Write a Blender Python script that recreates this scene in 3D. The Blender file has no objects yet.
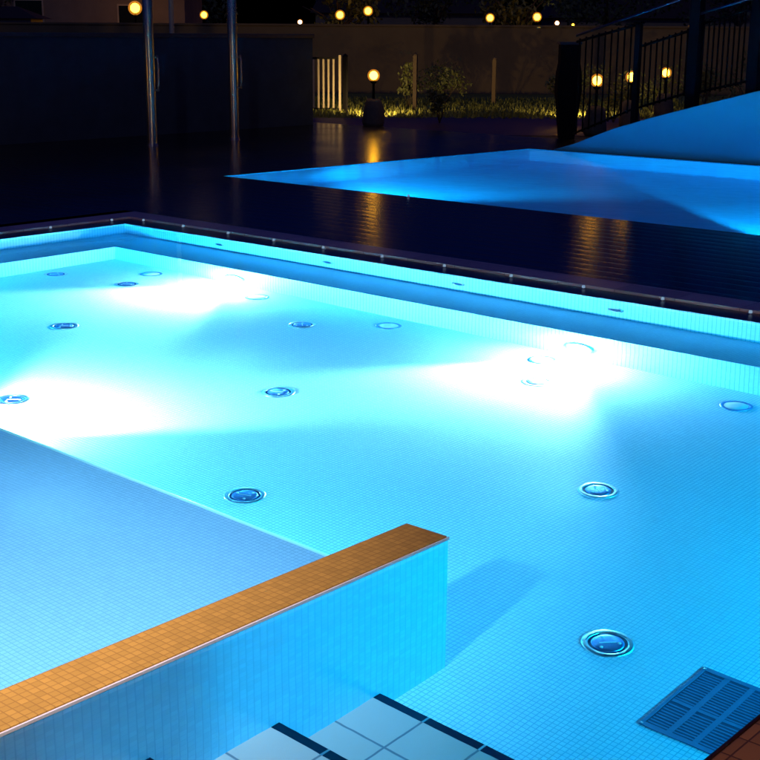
import bpy, bmesh, math, random
from mathutils import Vector, Matrix

random.seed(7)
sc = bpy.context.scene
COL = sc.collection
PI = math.pi

# ------------------------------------------------------------------ helpers
class MB:
    """collects shapes into one mesh object"""
    def __init__(self): self.bm = bmesh.new()
    def box(self, x0, x1, y0, y1, z0, z1, bevel=0.0, mat=None):
        vs = [Vector((x, y, z)) for x in (x0, x1) for y in (y0, y1) for z in (z0, z1)]
        if mat is not None: vs = [mat @ v for v in vs]
        v = [self.bm.verts.new(p) for p in vs]
        fs = [(0,1,3,2),(4,6,7,5),(0,4,5,1),(2,3,7,6),(0,2,6,4),(1,5,7,3)]
        faces = [self.bm.faces.new([v[i] for i in f]) for f in fs]
        if bevel > 0:
            ed = list({e for f in faces for e in f.edges})
            bmesh.ops.bevel(self.bm, geom=ed, offset=bevel, segments=2, affect='EDGES', profile=0.6)
        return self
    def quad(self, pts):
        self.bm.faces.new([self.bm.verts.new(p) for p in pts]); return self
    def tube(self, pts, r, n=8, r2=None):
        pts = [Vector(p) for p in pts]; rings = []
        for i, p in enumerate(pts):
            d = (pts[min(i+1, len(pts)-1)] - pts[max(i-1, 0)]).normalized()
            a = d.orthogonal().normalized(); b = d.cross(a)
            k = i/(len(pts)-1); rr = r if r2 is None else r*(1-k)+r2*k
            rings.append([self.bm.verts.new(p + (a*math.cos(t*2*PI/n)+b*math.sin(t*2*PI/n))*rr) for t in range(n)])
        for q, s in zip(rings, rings[1:]):
            al = min(range(n), key=lambda k: (s[k].co-q[0].co).length)
            for t in range(n):
                f = self.bm.faces.new([q[t], q[(t+1) % n], s[(t+1+al) % n], s[(t+al) % n]]); f.smooth = True
        self.bm.faces.new(rings[0][::-1]); self.bm.faces.new(rings[-1])
        return self
    def lathe(self, prof, n=32, mat=None, smooth=True):
        rings = []
        for r, z in prof:
            if r < 1e-6:
                p = Vector((0, 0, z)); rings.append([self.bm.verts.new(mat @ p if mat else p)])
            else:
                ring = []
                for t in range(n):
                    p = Vector((r*math.cos(2*PI*t/n), r*math.sin(2*PI*t/n), z))
                    ring.append(self.bm.verts.new(mat @ p if mat else p))
                rings.append(ring)
        for q, s in zip(rings, rings[1:]):
            for t in range(n):
                a, b = q[t % len(q)], q[(t+1) % len(q)]
                c, d = s[(t+1) % len(s)], s[t % len(s)]
                vs = []
                for v in (a, b, c, d):
                    if v not in vs: vs.append(v)
                if len(vs) > 2:
                    f = self.bm.faces.new(vs); f.smooth = smooth
        return self
    def build(self, name, mat, parent=None, kind=None):
        bmesh.ops.recalc_face_normals(self.bm, faces=self.bm.faces[:])
        me = bpy.data.meshes.new(name); self.bm.to_mesh(me); self.bm.free()
        o = bpy.data.objects.new(name, me); COL.objects.link(o)
        me.materials.append(mat)
        if parent is not None: o.parent = parent
        if kind: o['kind'] = kind
        return o

def tag(o, label, cat, group=None):
    o['label'] = label; o['category'] = cat
    if group: o['group'] = group
    return o

def thing(name, label, cat, loc=(0, 0, 0), rz=0.0, group=None):
    o = bpy.data.objects.new(name, None); COL.objects.link(o)
    o.location = loc; o.rotation_euler = (0, 0, rz); o.empty_display_size = 0.1
    return tag(o, label, cat, group)

def dup(root, loc, label, rz=None):
    r = root.copy(); COL.objects.link(r); r.location = loc; r['label'] = label
    if rz is not None: r.rotation_euler = (0, 0, rz)
    for ch in list(root.children):
        c = ch.copy(); COL.objects.link(c); c.parent = r
        for g in list(ch.children):
            d = g.copy(); COL.objects.link(d); d.parent = c
    return r

# ------------------------------------------------------------------ materials
def newmat(name):
    m = bpy.data.materials.new(name); m.use_nodes = True
    nt = m.node_tree; nt.nodes.clear()
    out = nt.nodes.new('ShaderNodeOutputMaterial')
    return m, nt, out

def N(nt, t, **kw):
    n = nt.nodes.new(t)
    for k, v in kw.items():
        if k.startswith('i_'): n.inputs[int(k[2:])].default_value = v
        else: setattr(n, k, v)
    return n

def math_node(nt, op, a, b=None):
    n = nt.nodes.new('ShaderNodeMath'); n.operation = op
    for i, v in enumerate((a, b)):
        if v is None: continue
        if isinstance(v, (int, float)): n.inputs[i].default_value = v
        else: nt.links.new(v, n.inputs[i])
    return n.outputs[0]

def mix_rgb(nt, fac, a, b):
    n = nt.nodes.new('ShaderNodeMix'); n.data_type = 'RGBA'
    for sock, v in ((n.inputs[0], fac), (n.inputs[6], a), (n.inputs[7], b)):
        if isinstance(v, (int, float)): sock.default_value = v
        elif isinstance(v, tuple): sock.default_value = (*v, 1) if len(v) == 3 else v
        else: nt.links.new(v, sock)
    return n.outputs[2]

def plain(name, col, rough=0.5, metal=0.0, spec=0.5, noise=0.0, nscale=20.0, bump=0.0):
    m, nt, out = newmat(name)
    p = N(nt, 'ShaderNodeBsdfPrincipled'); nt.links.new(p.outputs[0], out.inputs[0])
    p.inputs['Base Color'].default_value = (*col, 1)
    p.inputs['Roughness'].default_value = rough; p.inputs['Metallic'].default_value = metal
    p.inputs['Specular IOR Level'].default_value = spec
    if noise or bump:
        tc = N(nt, 'ShaderNodeTexCoord'); nz = N(nt, 'ShaderNodeTexNoise')
        nz.inputs['Scale'].default_value = nscale; nz.inputs['Detail'].default_value = 6
        nt.links.new(tc.outputs['Object'], nz.inputs['Vector'])
        if noise:
            lo = tuple(c*(1-noise) for c in col); hi = tuple(min(1, c*(1+noise)) for c in col)
            nt.links.new(mix_rgb(nt, nz.outputs['Fac'], lo, hi), p.inputs['Base Color'])
        if bump:
            b = N(nt, 'ShaderNodeBump'); b.inputs['Strength'].default_value = bump
            b.inputs['Distance'].default_value = 0.02
            nt.links.new(nz.outputs['Fac'], b.inputs['Height']); nt.links.new(b.outputs[0], p.inputs['Normal'])
    return m

def emit(name, col, strength):
    m, nt, out = newmat(name)
    e = N(nt, 'ShaderNodeEmission'); e.inputs[0].default_value = (*col, 1); e.inputs[1].default_value = strength
    nt.links.new(e.outputs[0], out.inputs[0]); return m

def tiles(name, axes, pitch, joint, base, grout, rough=0.25, var=0.12, spec=0.5, offs=(0, 0, 0), bump=0.25):
    """mosaic or larger tiles; axes = {'X':strength,...} of the joint lines"""
    m, nt, out = newmat(name)
    p = N(nt, 'ShaderNodeBsdfPrincipled'); nt.links.new(p.outputs[0], out.inputs[0])
    tc = N(nt, 'ShaderNodeTexCoord'); sep = N(nt, 'ShaderNodeSeparateXYZ')
    nt.links.new(tc.outputs['Object'], sep.inputs[0])
    cells = N(nt, 'ShaderNodeCombineXYZ'); mask = None
    for i, a in enumerate('XYZ'):
        if a not in axes: continue
        pt = pitch[a] if isinstance(pitch, dict) else pitch
        v = math_node(nt, 'DIVIDE', math_node(nt, 'ADD', sep.outputs[i], 100*pt + offs[i]), pt)
        nt.links.new(math_node(nt, 'FLOOR', v), cells.inputs[i])
        fr = math_node(nt, 'FRACT', v)
        d = math_node(nt, 'MINIMUM', fr, math_node(nt, 'SUBTRACT', 1.0, fr))
        jm = N(nt, 'ShaderNodeMapRange'); jm.interpolation_type = 'SMOOTHSTEP'
        nt.links.new(d, jm.inputs[0]); jm.inputs[1].default_value = joint/pt*0.30; jm.inputs[2].default_value = joint/pt*0.75
        jm.inputs[3].default_value = axes[a]; jm.inputs[4].default_value = 0.0
        mask = jm.outputs[0] if mask is None else math_node(nt, 'MAXIMUM', mask, jm.outputs[0])
    wn = N(nt, 'ShaderNodeTexWhiteNoise'); nt.links.new(cells.outputs[0], wn.inputs['Vector'])
    big = N(nt, 'ShaderNodeTexNoise'); big.inputs['Scale'].default_value = 0.9; big.inputs['Detail'].default_value = 4
    nt.links.new(tc.outputs['Object'], big.inputs['Vector'])
    f = math_node(nt, 'ADD', math_node(nt, 'MULTIPLY', wn.outputs['Value'], 0.75), math_node(nt, 'MULTIPLY', big.outputs['Fac'], 0.4))
    lo = tuple(c*(1-var) for c in base); hi = tuple(min(0.95, c*(1+var)) for c in base)
    tile = mix_rgb(nt, f, lo, hi)
    nt.links.new(mix_rgb(nt, mask, tile, grout), p.inputs['Base Color'])
    p.inputs['Roughness'].default_value = rough; p.inputs['Specular IOR Level'].default_value = spec
    if bump:
        b = N(nt, 'ShaderNodeBump'); b.inputs['Strength'].default_value = bump; b.inputs['Distance'].default_value = 0.002
        b.invert = True
        nt.links.new(mask, b.inputs['Height']); nt.links.new(b.outputs[0], p.inputs['Normal'])
    return m

POOL = (0.52, 0.775, 0.935); GROUT = (0.17, 0.47, 0.68)
T = 0.0272
M = {}
M['floor'] = tiles('pool_floor_mosaic', {'X': .8, 'Y': .8}, T, 0.0044, POOL, GROUT, var=.05)
M['platform'] = tiles('platform_mosaic', {'X': .62, 'Y': .62}, T, 0.0042, (0.50, 0.60, 0.84), (0.25, 0.38, 0.60), var=.05)
M['bench'] = tiles('pool_bench_mosaic', {'X': .5, 'Y': .5}, T, 0.004, POOL, GROUT, var=.05)
M['wall_x'] = tiles('pool_wall_mosaic_x', {'X': .75, 'Z': .25}, 0.0378, 0.006, POOL, GROUT, var=.05)
M['wall_y'] = tiles('pool_wall_mosaic_y', {'Y': .75, 'Z': .25}, 0.0378, 0.006, POOL, GROUT, var=.05)
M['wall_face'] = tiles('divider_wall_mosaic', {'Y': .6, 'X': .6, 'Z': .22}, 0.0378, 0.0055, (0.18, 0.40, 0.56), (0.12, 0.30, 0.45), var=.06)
M['step'] = tiles('step_tile', {'X': .9, 'Y': .9}, {'X': .298, 'Y': .303}, 0.010, (0.64, 0.44, 0.44), (0.16, 0.15, 0.2), var=.05, offs=(-.135, .045, 0))
M['nosing'] = tiles('dark_nosing_tile', {'X': .9}, {'X': .298}, 0.010, (0.006, 0.012, 0.045), (0.45, 0.6, 0.7), offs=(-.135, 0, 0), var=.2)
M['coping'] = tiles('terracotta_coping_tile', {'X': .8, 'Y': .8}, {'X': .0345, 'Y': .0345}, 0.0042, (0.156, 0.100, 0.019), (0.100, 0.060, 0.013), rough=.36, var=.14, offs=(.0, 0, 0))
M['coping_dark'] = tiles('brown_coping_tile', {'X': .8, 'Y': .8}, {'X': .08, 'Y': .12}, 0.006, (0.45, 0.2, 0.07), (0.08, 0.03, 0.01), rough=.4, var=.25)
M['trim'] = plain('pale_edge_trim', (0.26, 0.28, 0.30), .45)
M['bp_floor'] = tiles('back_pool_floor', {'X': .4, 'Y': .4}, .05, 0.006, (0.08, 0.74, 0.92), (0.06, 0.4, 0.65))
M['bp_wall'] = tiles('back_pool_wall', {'X': .5, 'Y': .5}, .05, 0.006, (0.08, 0.78, 0.93), (0.06, 0.35, 0.6))
M['stone'] = tiles('edge_stone', {'X': .6, 'Y': .6}, {'X': .6, 'Y': .6}, 0.008, (0.55, 0.42, 0.48), (0.1, 0.1, 0.12), rough=.28, var=.2)
M['channel'] = tiles('overflow_tile', {'X': .7, 'Y': .7}, .06, 0.01, (0.012, 0.03, 0.06), (0.004, 0.008, 0.015), rough=.3)
M['steel'] = plain('brushed_steel', (0.5, 0.52, 0.53), .3, 1.0, noise=.12, nscale=40)
M['steel_blue_lit'] = plain('blue_lit_steel', (0.14, 0.26, 0.48), .35, 1.0, noise=.2, nscale=60)  # blue reflection of the lit pool is put into the steel colour
M['cover_plate'] = plain('pale_plastic_cover', (0.62, 0.75, 0.8), .3)
M['dark'] = plain('dark_gap', (0.012, 0.05, 0.12), .5)
M['grate'] = plain('grate_steel', (0.03, 0.15, 0.30), .5, .2, noise=.15, nscale=30)
M['navy_wall'] = plain('dark_rendered_wall', (0.028, 0.046, 0.085), .85, 0, .1, noise=.25, nscale=3, bump=.1)
M['navy_cap'] = plain('dark_wall_cap', (0.02, 0.028, 0.05), .6, noise=.2, nscale=8)
M['iron'] = plain('black_iron', (0.005, 0.005, 0.006), .6, .0, .1)
M['rail_metal'] = plain('galvanised_rail', (0.12, 0.15, 0.2), .35, .9)
M['white_paint'] = plain('cream_gate_paint', (0.36, 0.32, 0.22), .5, noise=.15, nscale=30)
M['garden_wall'] = plain('garden_wall_render', (0.13, 0.095, 0.05), .9, noise=.35, nscale=.8, bump=.2)
M['rock'] = plain('lamp_plinth_stone', (0.06, 0.055, 0.055), .8, noise=.4, nscale=9, bump=.5)
M['pier'] = plain('pier_render', (0.004, 0.004, 0.006), .8, 0, .08, noise=.3, nscale=6, bump=.2)
M['ramp'] = plain('blue_glow_render', (0.05, 0.50, 0.66), .6, noise=.05, nscale=5, bump=.15)  # blue of the pool's light is put into the render colour
M['path'] = plain('red_paving', (0.06, 0.032, 0.022), .5, noise=.45, nscale=2.5, bump=.5)
M['ground'] = plain('dark_soil', (0.035, 0.032, 0.022), .95, noise=.5, nscale=1.5, bump=.4)
M['bark'] = plain('bark', (0.06, 0.045, 0.03), .9, noise=.4, nscale=12, bump=.5)
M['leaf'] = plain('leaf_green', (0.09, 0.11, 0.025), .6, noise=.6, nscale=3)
M['leaf_unlit'] = plain('leaf_unlit', (0.03, 0.05, 0.02), .6, noise=.6, nscale=2)  # darker leaf copy, stands for foliage out of the lamplight
M['grass'] = plain('grass_blade', (0.15, 0.17, 0.03), .7, noise=.5, nscale=1)
M['house_wall'] = plain('house_render', (0.20, 0.16, 0.12), .9, noise=.3, nscale=1.2)
M['house_pale'] = plain('house_pale_render', (0.42, 0.36, 0.26), .9, noise=.2, nscale=1.2)
M['roof'] = plain('dark_roof_tile', (0.04, 0.025, 0.02), .8, noise=.3, nscale=5)
M['glass_dark'] = plain('dark_window_glass', (0.01, 0.01, 0.012), .1)
M['lens'] = emit('pool_lamp_lens', (0.95, 0.9, 1.0), 1500)
M['lens_fill'] = emit('fill_lamp_lens', (0.02, 0.70, 1.0), 260)  # cyan lens of the added fill lamps
M['lens_back'] = emit('back_pool_lens', (0.04, 0.50, 1.0), 400)
M['bulb'] = emit('warm_bulb', (1.0, 0.46, 0.016), 48)
M['bulb_street'] = emit('sodium_bulb', (1.0, 0.42, 0.010), 45)
M['bulb_white'] = emit('white_bulb', (1.0, 0.85, 0.55), 25)
M['led'] = emit('marker_led', (0.45, 0.68, 1.0), 0.45)

def glow_globe_mat():
    m, nt, out = newmat('amber_glow_globe')  # emissive amber shell draws the glow around the bulb
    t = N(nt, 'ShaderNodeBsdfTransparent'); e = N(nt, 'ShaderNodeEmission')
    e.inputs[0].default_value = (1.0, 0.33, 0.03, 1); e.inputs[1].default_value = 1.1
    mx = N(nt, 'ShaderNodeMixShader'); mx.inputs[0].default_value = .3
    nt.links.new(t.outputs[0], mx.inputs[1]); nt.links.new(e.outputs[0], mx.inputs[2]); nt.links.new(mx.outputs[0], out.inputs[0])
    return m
M['globe'] = glow_globe_mat()

def deck_mat():
    m, nt, out = newmat('wet_dark_deck')
    p = N(nt, 'ShaderNodeBsdfPrincipled'); nt.links.new(p.outputs[0], out.inputs[0])
    tc = N(nt, 'ShaderNodeTexCoord'); sep = N(nt, 'ShaderNodeSeparateXYZ'); nt.links.new(tc.outputs['Object'], sep.inputs[0])
    v = math_node(nt, 'DIVIDE', math_node(nt, 'ADD', sep.outputs[1], 100.0), 0.24)
    fr = math_node(nt, 'FRACT', v); row = math_node(nt, 'FLOOR', v)
    d = math_node(nt, 'MINIMUM', fr, math_node(nt, 'SUBTRACT', 1.0, fr))
    jm = N(nt, 'ShaderNodeMapRange'); nt.links.new(d, jm.inputs[0])
    jm.inputs[1].default_value = .01; jm.inputs[2].default_value = .05; jm.inputs[3].default_value = 1; jm.inputs[4].default_value = 0
    wn = N(nt, 'ShaderNodeTexWhiteNoise'); wn.noise_dimensions = '1D'; nt.links.new(row, wn.inputs['W'])
    mp = N(nt, 'ShaderNodeMapping'); mp.inputs['Scale'].default_value = (1.2, 14, 1); nt.links.new(tc.outputs['Object'], mp.inputs[0])
    nz = N(nt, 'ShaderNodeTexNoise'); nz.inputs['Scale'].default_value = 1.5; nz.inputs['Detail'].default_value = 6
    nt.links.new(mp.outputs[0], nz.inputs['Vector'])
    c1 = mix_rgb(nt, wn.outputs['Value'], (0.012, 0.010, 0.010), (0.026, 0.018, 0.014))
    c2 = mix_rgb(nt, nz.outputs['Fac'], (0.008, 0.007, 0.007), c1)
    nt.links.new(mix_rgb(nt, jm.outputs[0], c2, (0.003, 0.003, 0.003)), p.inputs['Base Color'])
    nz2 = N(nt, 'ShaderNodeTexNoise'); nz2.inputs['Scale'].default_value = .7; nz2.inputs['Detail'].default_value = 3
    nt.links.new(tc.outputs['Object'], nz2.inputs['Vector'])
    rr = N(nt, 'ShaderNodeMapRange'); nt.links.new(nz2.outputs['Fac'], rr.inputs[0])
    rr.inputs[3].default_value = .15; rr.inputs[4].default_value = .28
    nt.links.new(rr.outputs[0], p.inputs['Roughness'])
    b = N(nt, 'ShaderNodeBump'); b.inputs['Strength'].default_value = .5; b.inputs['Distance'].default_value = .006; b.invert = True
    # boards cup slightly, so each one throws its own glint
    cup = math_node(nt, 'ADD', math_node(nt, 'MULTIPLY', jm.outputs[0], 1.0), math_node(nt, 'MULTIPLY', math_node(nt, 'POWER', math_node(nt, 'SUBTRACT', fr, .5), 2.0), 1.2))
    nt.links.new(cup, b.inputs['Height']); nt.links.new(b.outputs[0], p.inputs['Normal'])
    return m
M['deck'] = deck_mat()

def water_mat(name, absorb, dens, s1, k1, s2, k2, rough=0.0):
    m, nt, out = newmat(name)
    p = N(nt, 'ShaderNodeBsdfPrincipled'); nt.links.new(p.outputs[0], out.inputs[0])
    p.inputs['Base Color'].default_value = (1, 1, 1, 1)
    p.inputs['Roughness'].default_value = rough; p.inputs['IOR'].default_value = 1.333
    p.inputs['Transmission Weight'].default_value = 1.0
    tc = N(nt, 'ShaderNodeTexCoord'); h = None
    for s, k in ((s1, k1), (s2, k2)):
        nz = N(nt, 'ShaderNodeTexNoise'); nz.inputs['Scale'].default_value = s; nz.inputs['Detail'].default_value = 2
        nt.links.new(tc.outputs['Object'], nz.inputs['Vector'])
        t = math_node(nt, 'MULTIPLY', nz.outputs['Fac'], k)
        h = t if h is None else math_node(nt, 'ADD', h, t)
    b = N(nt, 'ShaderNodeBump'); b.inputs['Strength'].default_value = 1.0; b.inputs['Distance'].default_value = 1.0
    nt.links.new(h, b.inputs['Height']); nt.links.new(b.outputs[0], p.inputs['Normal'])
    a = N(nt, 'ShaderNodeVolumeAbsorption'); a.inputs[0].default_value = (*absorb, 1); a.inputs[1].default_value = dens
    nt.links.new(a.outputs[0], out.inputs[1])
    return m
def moving_water(m, rough_refl, rough_refr):
    nt = m.node_tree; p = next(n for n in nt.nodes if n.type == 'BSDF_PRINCIPLED'); out = next(n for n in nt.nodes if n.type == 'OUTPUT_MATERIAL')
    bump = next(n for n in nt.nodes if n.type == 'BUMP')
    rf = N(nt, 'ShaderNodeBsdfRefraction'); rf.inputs['Roughness'].default_value = rough_refr; rf.inputs['IOR'].default_value = 1.333
    gl = N(nt, 'ShaderNodeBsdfAnisotropic'); gl.inputs['Roughness'].default_value = rough_refl; gl.inputs['Color'].default_value = (1, 1, 1, 1)
    fr = N(nt, 'ShaderNodeFresnel'); fr.inputs['IOR'].default_value = 1.333
    for n in (rf, gl, fr): nt.links.new(bump.outputs[0], n.inputs['Normal'])
    mx = N(nt, 'ShaderNodeMixShader'); nt.links.new(fr.outputs[0], mx.inputs[0]); nt.links.new(rf.outputs[0], mx.inputs[1]); nt.links.new(gl.outputs[0], mx.inputs[2])
    nt.nodes.remove(p); nt.links.new(mx.outputs[0], out.inputs[0])
M['water'] = water_mat('pool_water', (0.0, 0.85, 0.97), 0.27, 1.4, .0030, 7.0, .00025)
M['water_back'] = water_mat('back_pool_water', (0.0, 0.85, 0.98), 0.22, .8, .015, 5.0, .003, .15)

moving_water(M['water_back'], .55, .06)
# ------------------------------------------------------------------ camera
R = ((0.74789906, 0.17387306, -0.64063652), (0.66378509, -0.18712405, 0.72413669), (0.00602936, -0.96682612, -0.25536425))
cam_d = bpy.data.cameras.new('camera'); cam = bpy.data.objects.new('camera', cam_d); COL.objects.link(cam)
cam.matrix_world = Matrix(((R[0][0], -R[0][1], -R[0][2], 0), (R[1][0], -R[1][1], -R[1][2], 0), (R[2][0], -R[2][1], -R[2][2], 2.2), (0, 0, 0, 1)))
cam_d.sensor_width = 36; cam_d.lens = 1308/760*36; cam_d.clip_end = 600; cam_d.clip_start = .05
sc.camera = cam
FW = Vector((-.663, .749, 0)); RT = Vector((.749, .663, 0))
def dv(d, v, z=0.0):
    p = FW*d + RT*v; return (p.x, p.y, z)

# ------------------------------------------------------------------ ground, deck, path
XL, XR, YN, YB = -12.54, 1.0, 0.9, 9.585          # front pool at the waterline
DEP, BD = 1.37, 0.65
g = MB()
hx0, hx1, hy0, hy1 = -23.8, 9.8, -7.8, 24.0
E_ = 260
for a in ([(-E_, -E_), (E_, -E_), (E_, hy0), (-E_, hy0)], [(-E_, hy1), (E_, hy1), (E_, E_), (-E_, E_)],
          [(-E_, hy0), (hx0, hy0), (hx0, hy1), (-E_, hy1)], [(hx1, hy0), (E_, hy0), (E_, hy1), (hx1, hy1)]):
    g.quad([(x, y, 0) for x, y in a])
g.build('ground', M['ground'], kind='structure')
dk = MB(); DZ = .03
for q in ([(-24, -8), (10, -8), (10, .2), (-24, .2)], [(-24, .2), (-13.4, .2), (-13.4, 10.25), (-24, 10.25)],
          [(1.7, .2), (10, .2), (10, 10.25), (1.7, 10.25)], [(-24, 10.25), (10, 10.25), (10, 13.88), (-24, 13.88)],
          [(-24, 13.88), (-15.61, 13.88), (-15.21, 21.62), (-24, 21.62)], [(4, 13.88), (10, 13.88), (10, 21.62), (4, 21.62)],
          [(-24, 21.62), (10, 21.62), (10, 24.2), (-24, 24.2)]):
    dk.quad([(x, y, DZ) for x, y in q])
for a, b in (((-24, -8), (10, -8)), ((10, -8), (10, 24.2)), ((10, 24.2), (-24, 24.2)), ((-24, 24.2), (-24, -8))):
    dk.quad([(*a, -.02), (*b, -.02), (*b, DZ), (*a, DZ)])
dk.build('deck', M['deck'], kind='structure')
pt = MB()
prev = None
for i in range(41):
    v = -16 + i; w = .5*math.sin(v*.35)
    row = (dv(29.9 + w*.4, v, .008), dv(36.3 + w + .03*v, v, .008))
    if prev: pt.quad([prev[0], row[0], row[1], prev[1]])
    prev = row
pt.build('path', M['path'], kind='structure')

# ------------------------------------------------------------------ front pool
pool = thing('swimming_pool', 'large foreground pool of pale blue mosaic with stepped ledge all round', 'swimming pool', (0, 0, 0))
IX0, IX1, IY1 = XL + .70, XR - .70, 8.9            # inner edge of the ledge
PE = 4.285                                         # edge of the shallow platform
WX0, WX1, WY = -3.667, -3.421, 4.336               # dividing wall beside the stairs
RX0, RX1 = -1.640, -1.394
f = MB(); f.quad([(IX0, YN, -DEP), (IX1, YN, -DEP), (IX1, IY1, -DEP), (IX0, IY1, -DEP)]); f.build('pool_floor', M['floor'], pool)
def qpart(name, mat, pts, par): MB().quad(pts).build(name, mat, par)
qpart('ledge', M['bench'], [(XL, IY1, -BD), (XR, IY1, -BD), (XR, YB, -BD), (XL, YB, -BD)], pool)
qpart('ledge', M['bench'], [(XL, PE, -BD), (IX0, PE, -BD), (IX0, IY1, -BD), (XL, IY1, -BD)], pool)
qpart('ledge', M['bench'], [(IX1, YN, -BD), (XR, YN, -BD), (XR, IY1, -BD), (IX1, IY1, -BD)], pool)
qpart('shallow_platform', M['platform'], [(XL, YN, -BD), (WX0 + .01, YN, -BD), (WX0 + .01, PE, -BD), (XL, PE, -BD)], pool)
qpart('riser', M['wall_x'], [(IX0, IY1, -DEP), (IX1, IY1, -DEP), (IX1, IY1, -BD), (IX0, IY1, -BD)], pool)
qpart('riser', M['wall_x'], [(IX0, PE, -DEP), (WX0 + .01, PE, -DEP), (WX0 + .01, PE, -BD), (IX0, PE, -BD)], pool)
qpart('riser', M['wall_y'], [(IX0, PE, -DEP), (IX0, IY1, -DEP), (IX0, IY1, -BD), (IX0, PE, -BD)], pool)
qpart('riser', M['wall_y'], [(IX1, YN, -DEP), (IX1, IY1, -DEP), (IX1, IY1, -BD), (IX1, YN, -BD)], pool)
qpart('wall', M['wall_x'], [(XL, YB, -BD), (XR, YB, -BD), (XR, YB, .0095), (XL, YB, .0095)], pool)
qpart('wall', M['wall_x'], [(XL, YN, -DEP), (XR, YN, -DEP), (XR, YN, .0095), (XL, YN, .0095)], pool)
qpart('wall', M['wall_y'], [(XL, YN, -BD), (XL, YB, -BD), (XL, YB, .0095), (XL, YN, .0095)], pool)
qpart('wall', M['wall_y'], [(XR, YN, -DEP), (XR, YB, -DEP), (XR, YB, .0095), (XR, YN, .0095)], pool)
# rounded trim along the platform edge, whitened for the beam light it catches
f = MB(); f.tube([(IX0, PE + .002, -BD - .002), (WX0, PE + .002, -BD - .002)], .015, 8); f.build('platform_edge_trim', plain('beam_lit_trim', (0.8, 0.88, 0.9), .3), pool)

def ring(mb, x0, x1, y0, y1, a, b, z0, z1):
    """rectangular ring between offset a and b outside the waterline"""
    mb.box(x0-b, x1+b, y1+a, y1+b, z0, z1); mb.box(x0-b, x1+b, y0-b, y0-a, z0, z1)
    mb.box(x0-b, x0-a, y0-a, y1+a, z0, z1); mb.box(x1+a, x1+b, y0-a, y1+a, z0, z1)
f = MB(); ring(f, XL, XR, YN, YB, .001, .315, -.08, .010); f.build('overflow_channel', M['channel'], pool)
f = MB(); ring(f, XL, XR, YN, YB, .317, .664, -.08, .033); f.build('pool_edging', M['stone'], pool)

# stairs between the two short walls
top = [(.12, 1.40), (.40, 2.00), (.672, 2.622), (.956, 3.269), (1.225, 3.88)]
y0 = YN
for dpt, yn in top:
    s = MB(); s.box(WX1 - .01, RX0 + .01, y0, yn - .046, -DEP, -dpt)
    st = s.build('step', M['step'], pool)
    s = MB(); s.box(WX1 - .01, RX0 + .01, yn - .046, yn, -DEP, -dpt)
    s.build('nosing', M['nosing'], st)
    y0 = yn
for x0, x1, WY, lab, cm, wm in ((WX0, WX1, WY, 'short blue mosaic wall with orange tiled top between platform and stairs', 'coping', 'wall_y'),
                            (RX0, RX1, 3.86, 'mosaic wall with dark brown tiled top at the bottom right corner', 'coping_dark', 'wall_y')):
    w = thing('divider_wall', lab, 'wall', (0, 0, 0))
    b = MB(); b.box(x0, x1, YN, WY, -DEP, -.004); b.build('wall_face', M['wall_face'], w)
    b = MB(); b.box(x0 + .003, x1 - .003, YN - .35, WY - .002, -.0035, .020, .006); b.build('coping', M[cm], w)
    if cm == 'coping':
        b = MB(); b.box(x1 - .001, x1 + .006, YN, WY + .004, .002, .0155, .002); b.build('edge_trim', M['trim'], w)
    else:
        b = MB(); b.box(x0 - .012, x0 + .001, YN, WY + .004, -.05, .022, .004); b.build('edge_trim', plain('dark_brown_edge', (0.035, 0.012, 0.006), .4), w)

# water: a closed body, sides buried in the pool shell
def water(name, quad, z0, z1, mat):
    b = MB(); n = len(quad)
    cx = sum(p[0] for p in quad)/n; cy = sum(p[1] for p in quad)/n
    lo = [b.bm.verts.new((x, y, z0)) for x, y in quad]; hi = [b.bm.verts.new((x, y, z1)) for x, y in quad]
    inn = [b.bm.verts.new((x + math.copysign(.004, cx-x), y + math.copysign(.004, cy-y), z1)) for x, y in quad]
    f = b.bm.faces.new(inn); f.smooth = True; b.bm.faces.new(lo[::-1])
    for i in range(n):
        j = (i+1) % n
        f = b.bm.faces.new([hi[i], hi[j], inn[j], inn[i]]); f.smooth = True
        b.bm.faces.new([lo[i], lo[j], hi[j], hi[i]])
    return b.build(name, mat, kind='structure')
e = .0005
wtr = water('water', [(XL-e, YN-e), (XR+e, YN-e), (XR+e, YB+e), (XL-e, YB+e)], -1.6, 0, M['water'])

# ------------------------------------------------------------------ back pool
BX0, BX1, BXR, BY0, BY1, BDEP = -15.61, -15.21, 4.0, 13.88, 21.62, 2.1
bp = thing('swimming_pool', 'deeper blue pool in the background beyond the dark deck', 'swimming pool')
f = MB(); f.quad([(BX0, BY0, -BDEP), (BXR, BY0, -BDEP), (BXR, BY1, -BDEP), (BX1, BY1, -BDEP)]); f.build('pool_floor', M['bp_floor'], bp)
for a_, b_ in (((BX1, BY1), (BXR, BY1)), ((BX0, BY0), (BXR, BY0)), ((BX0, BY0), (BX1, BY1)), ((BXR, BY0), (BXR, BY1))):
    qpart('wall', M['bp_wall'], [(*a_, -BDEP), (*b_, -BDEP), (*b_, .029), (*a_, .029)], bp)
wtr2 = water('water', [(BX0-e, BY0-e), (BXR+e, BY0-e), (BXR+e, BY1+e), (BX1-e, BY1+e)], -2.3, .012, M['water_back'])

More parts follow.
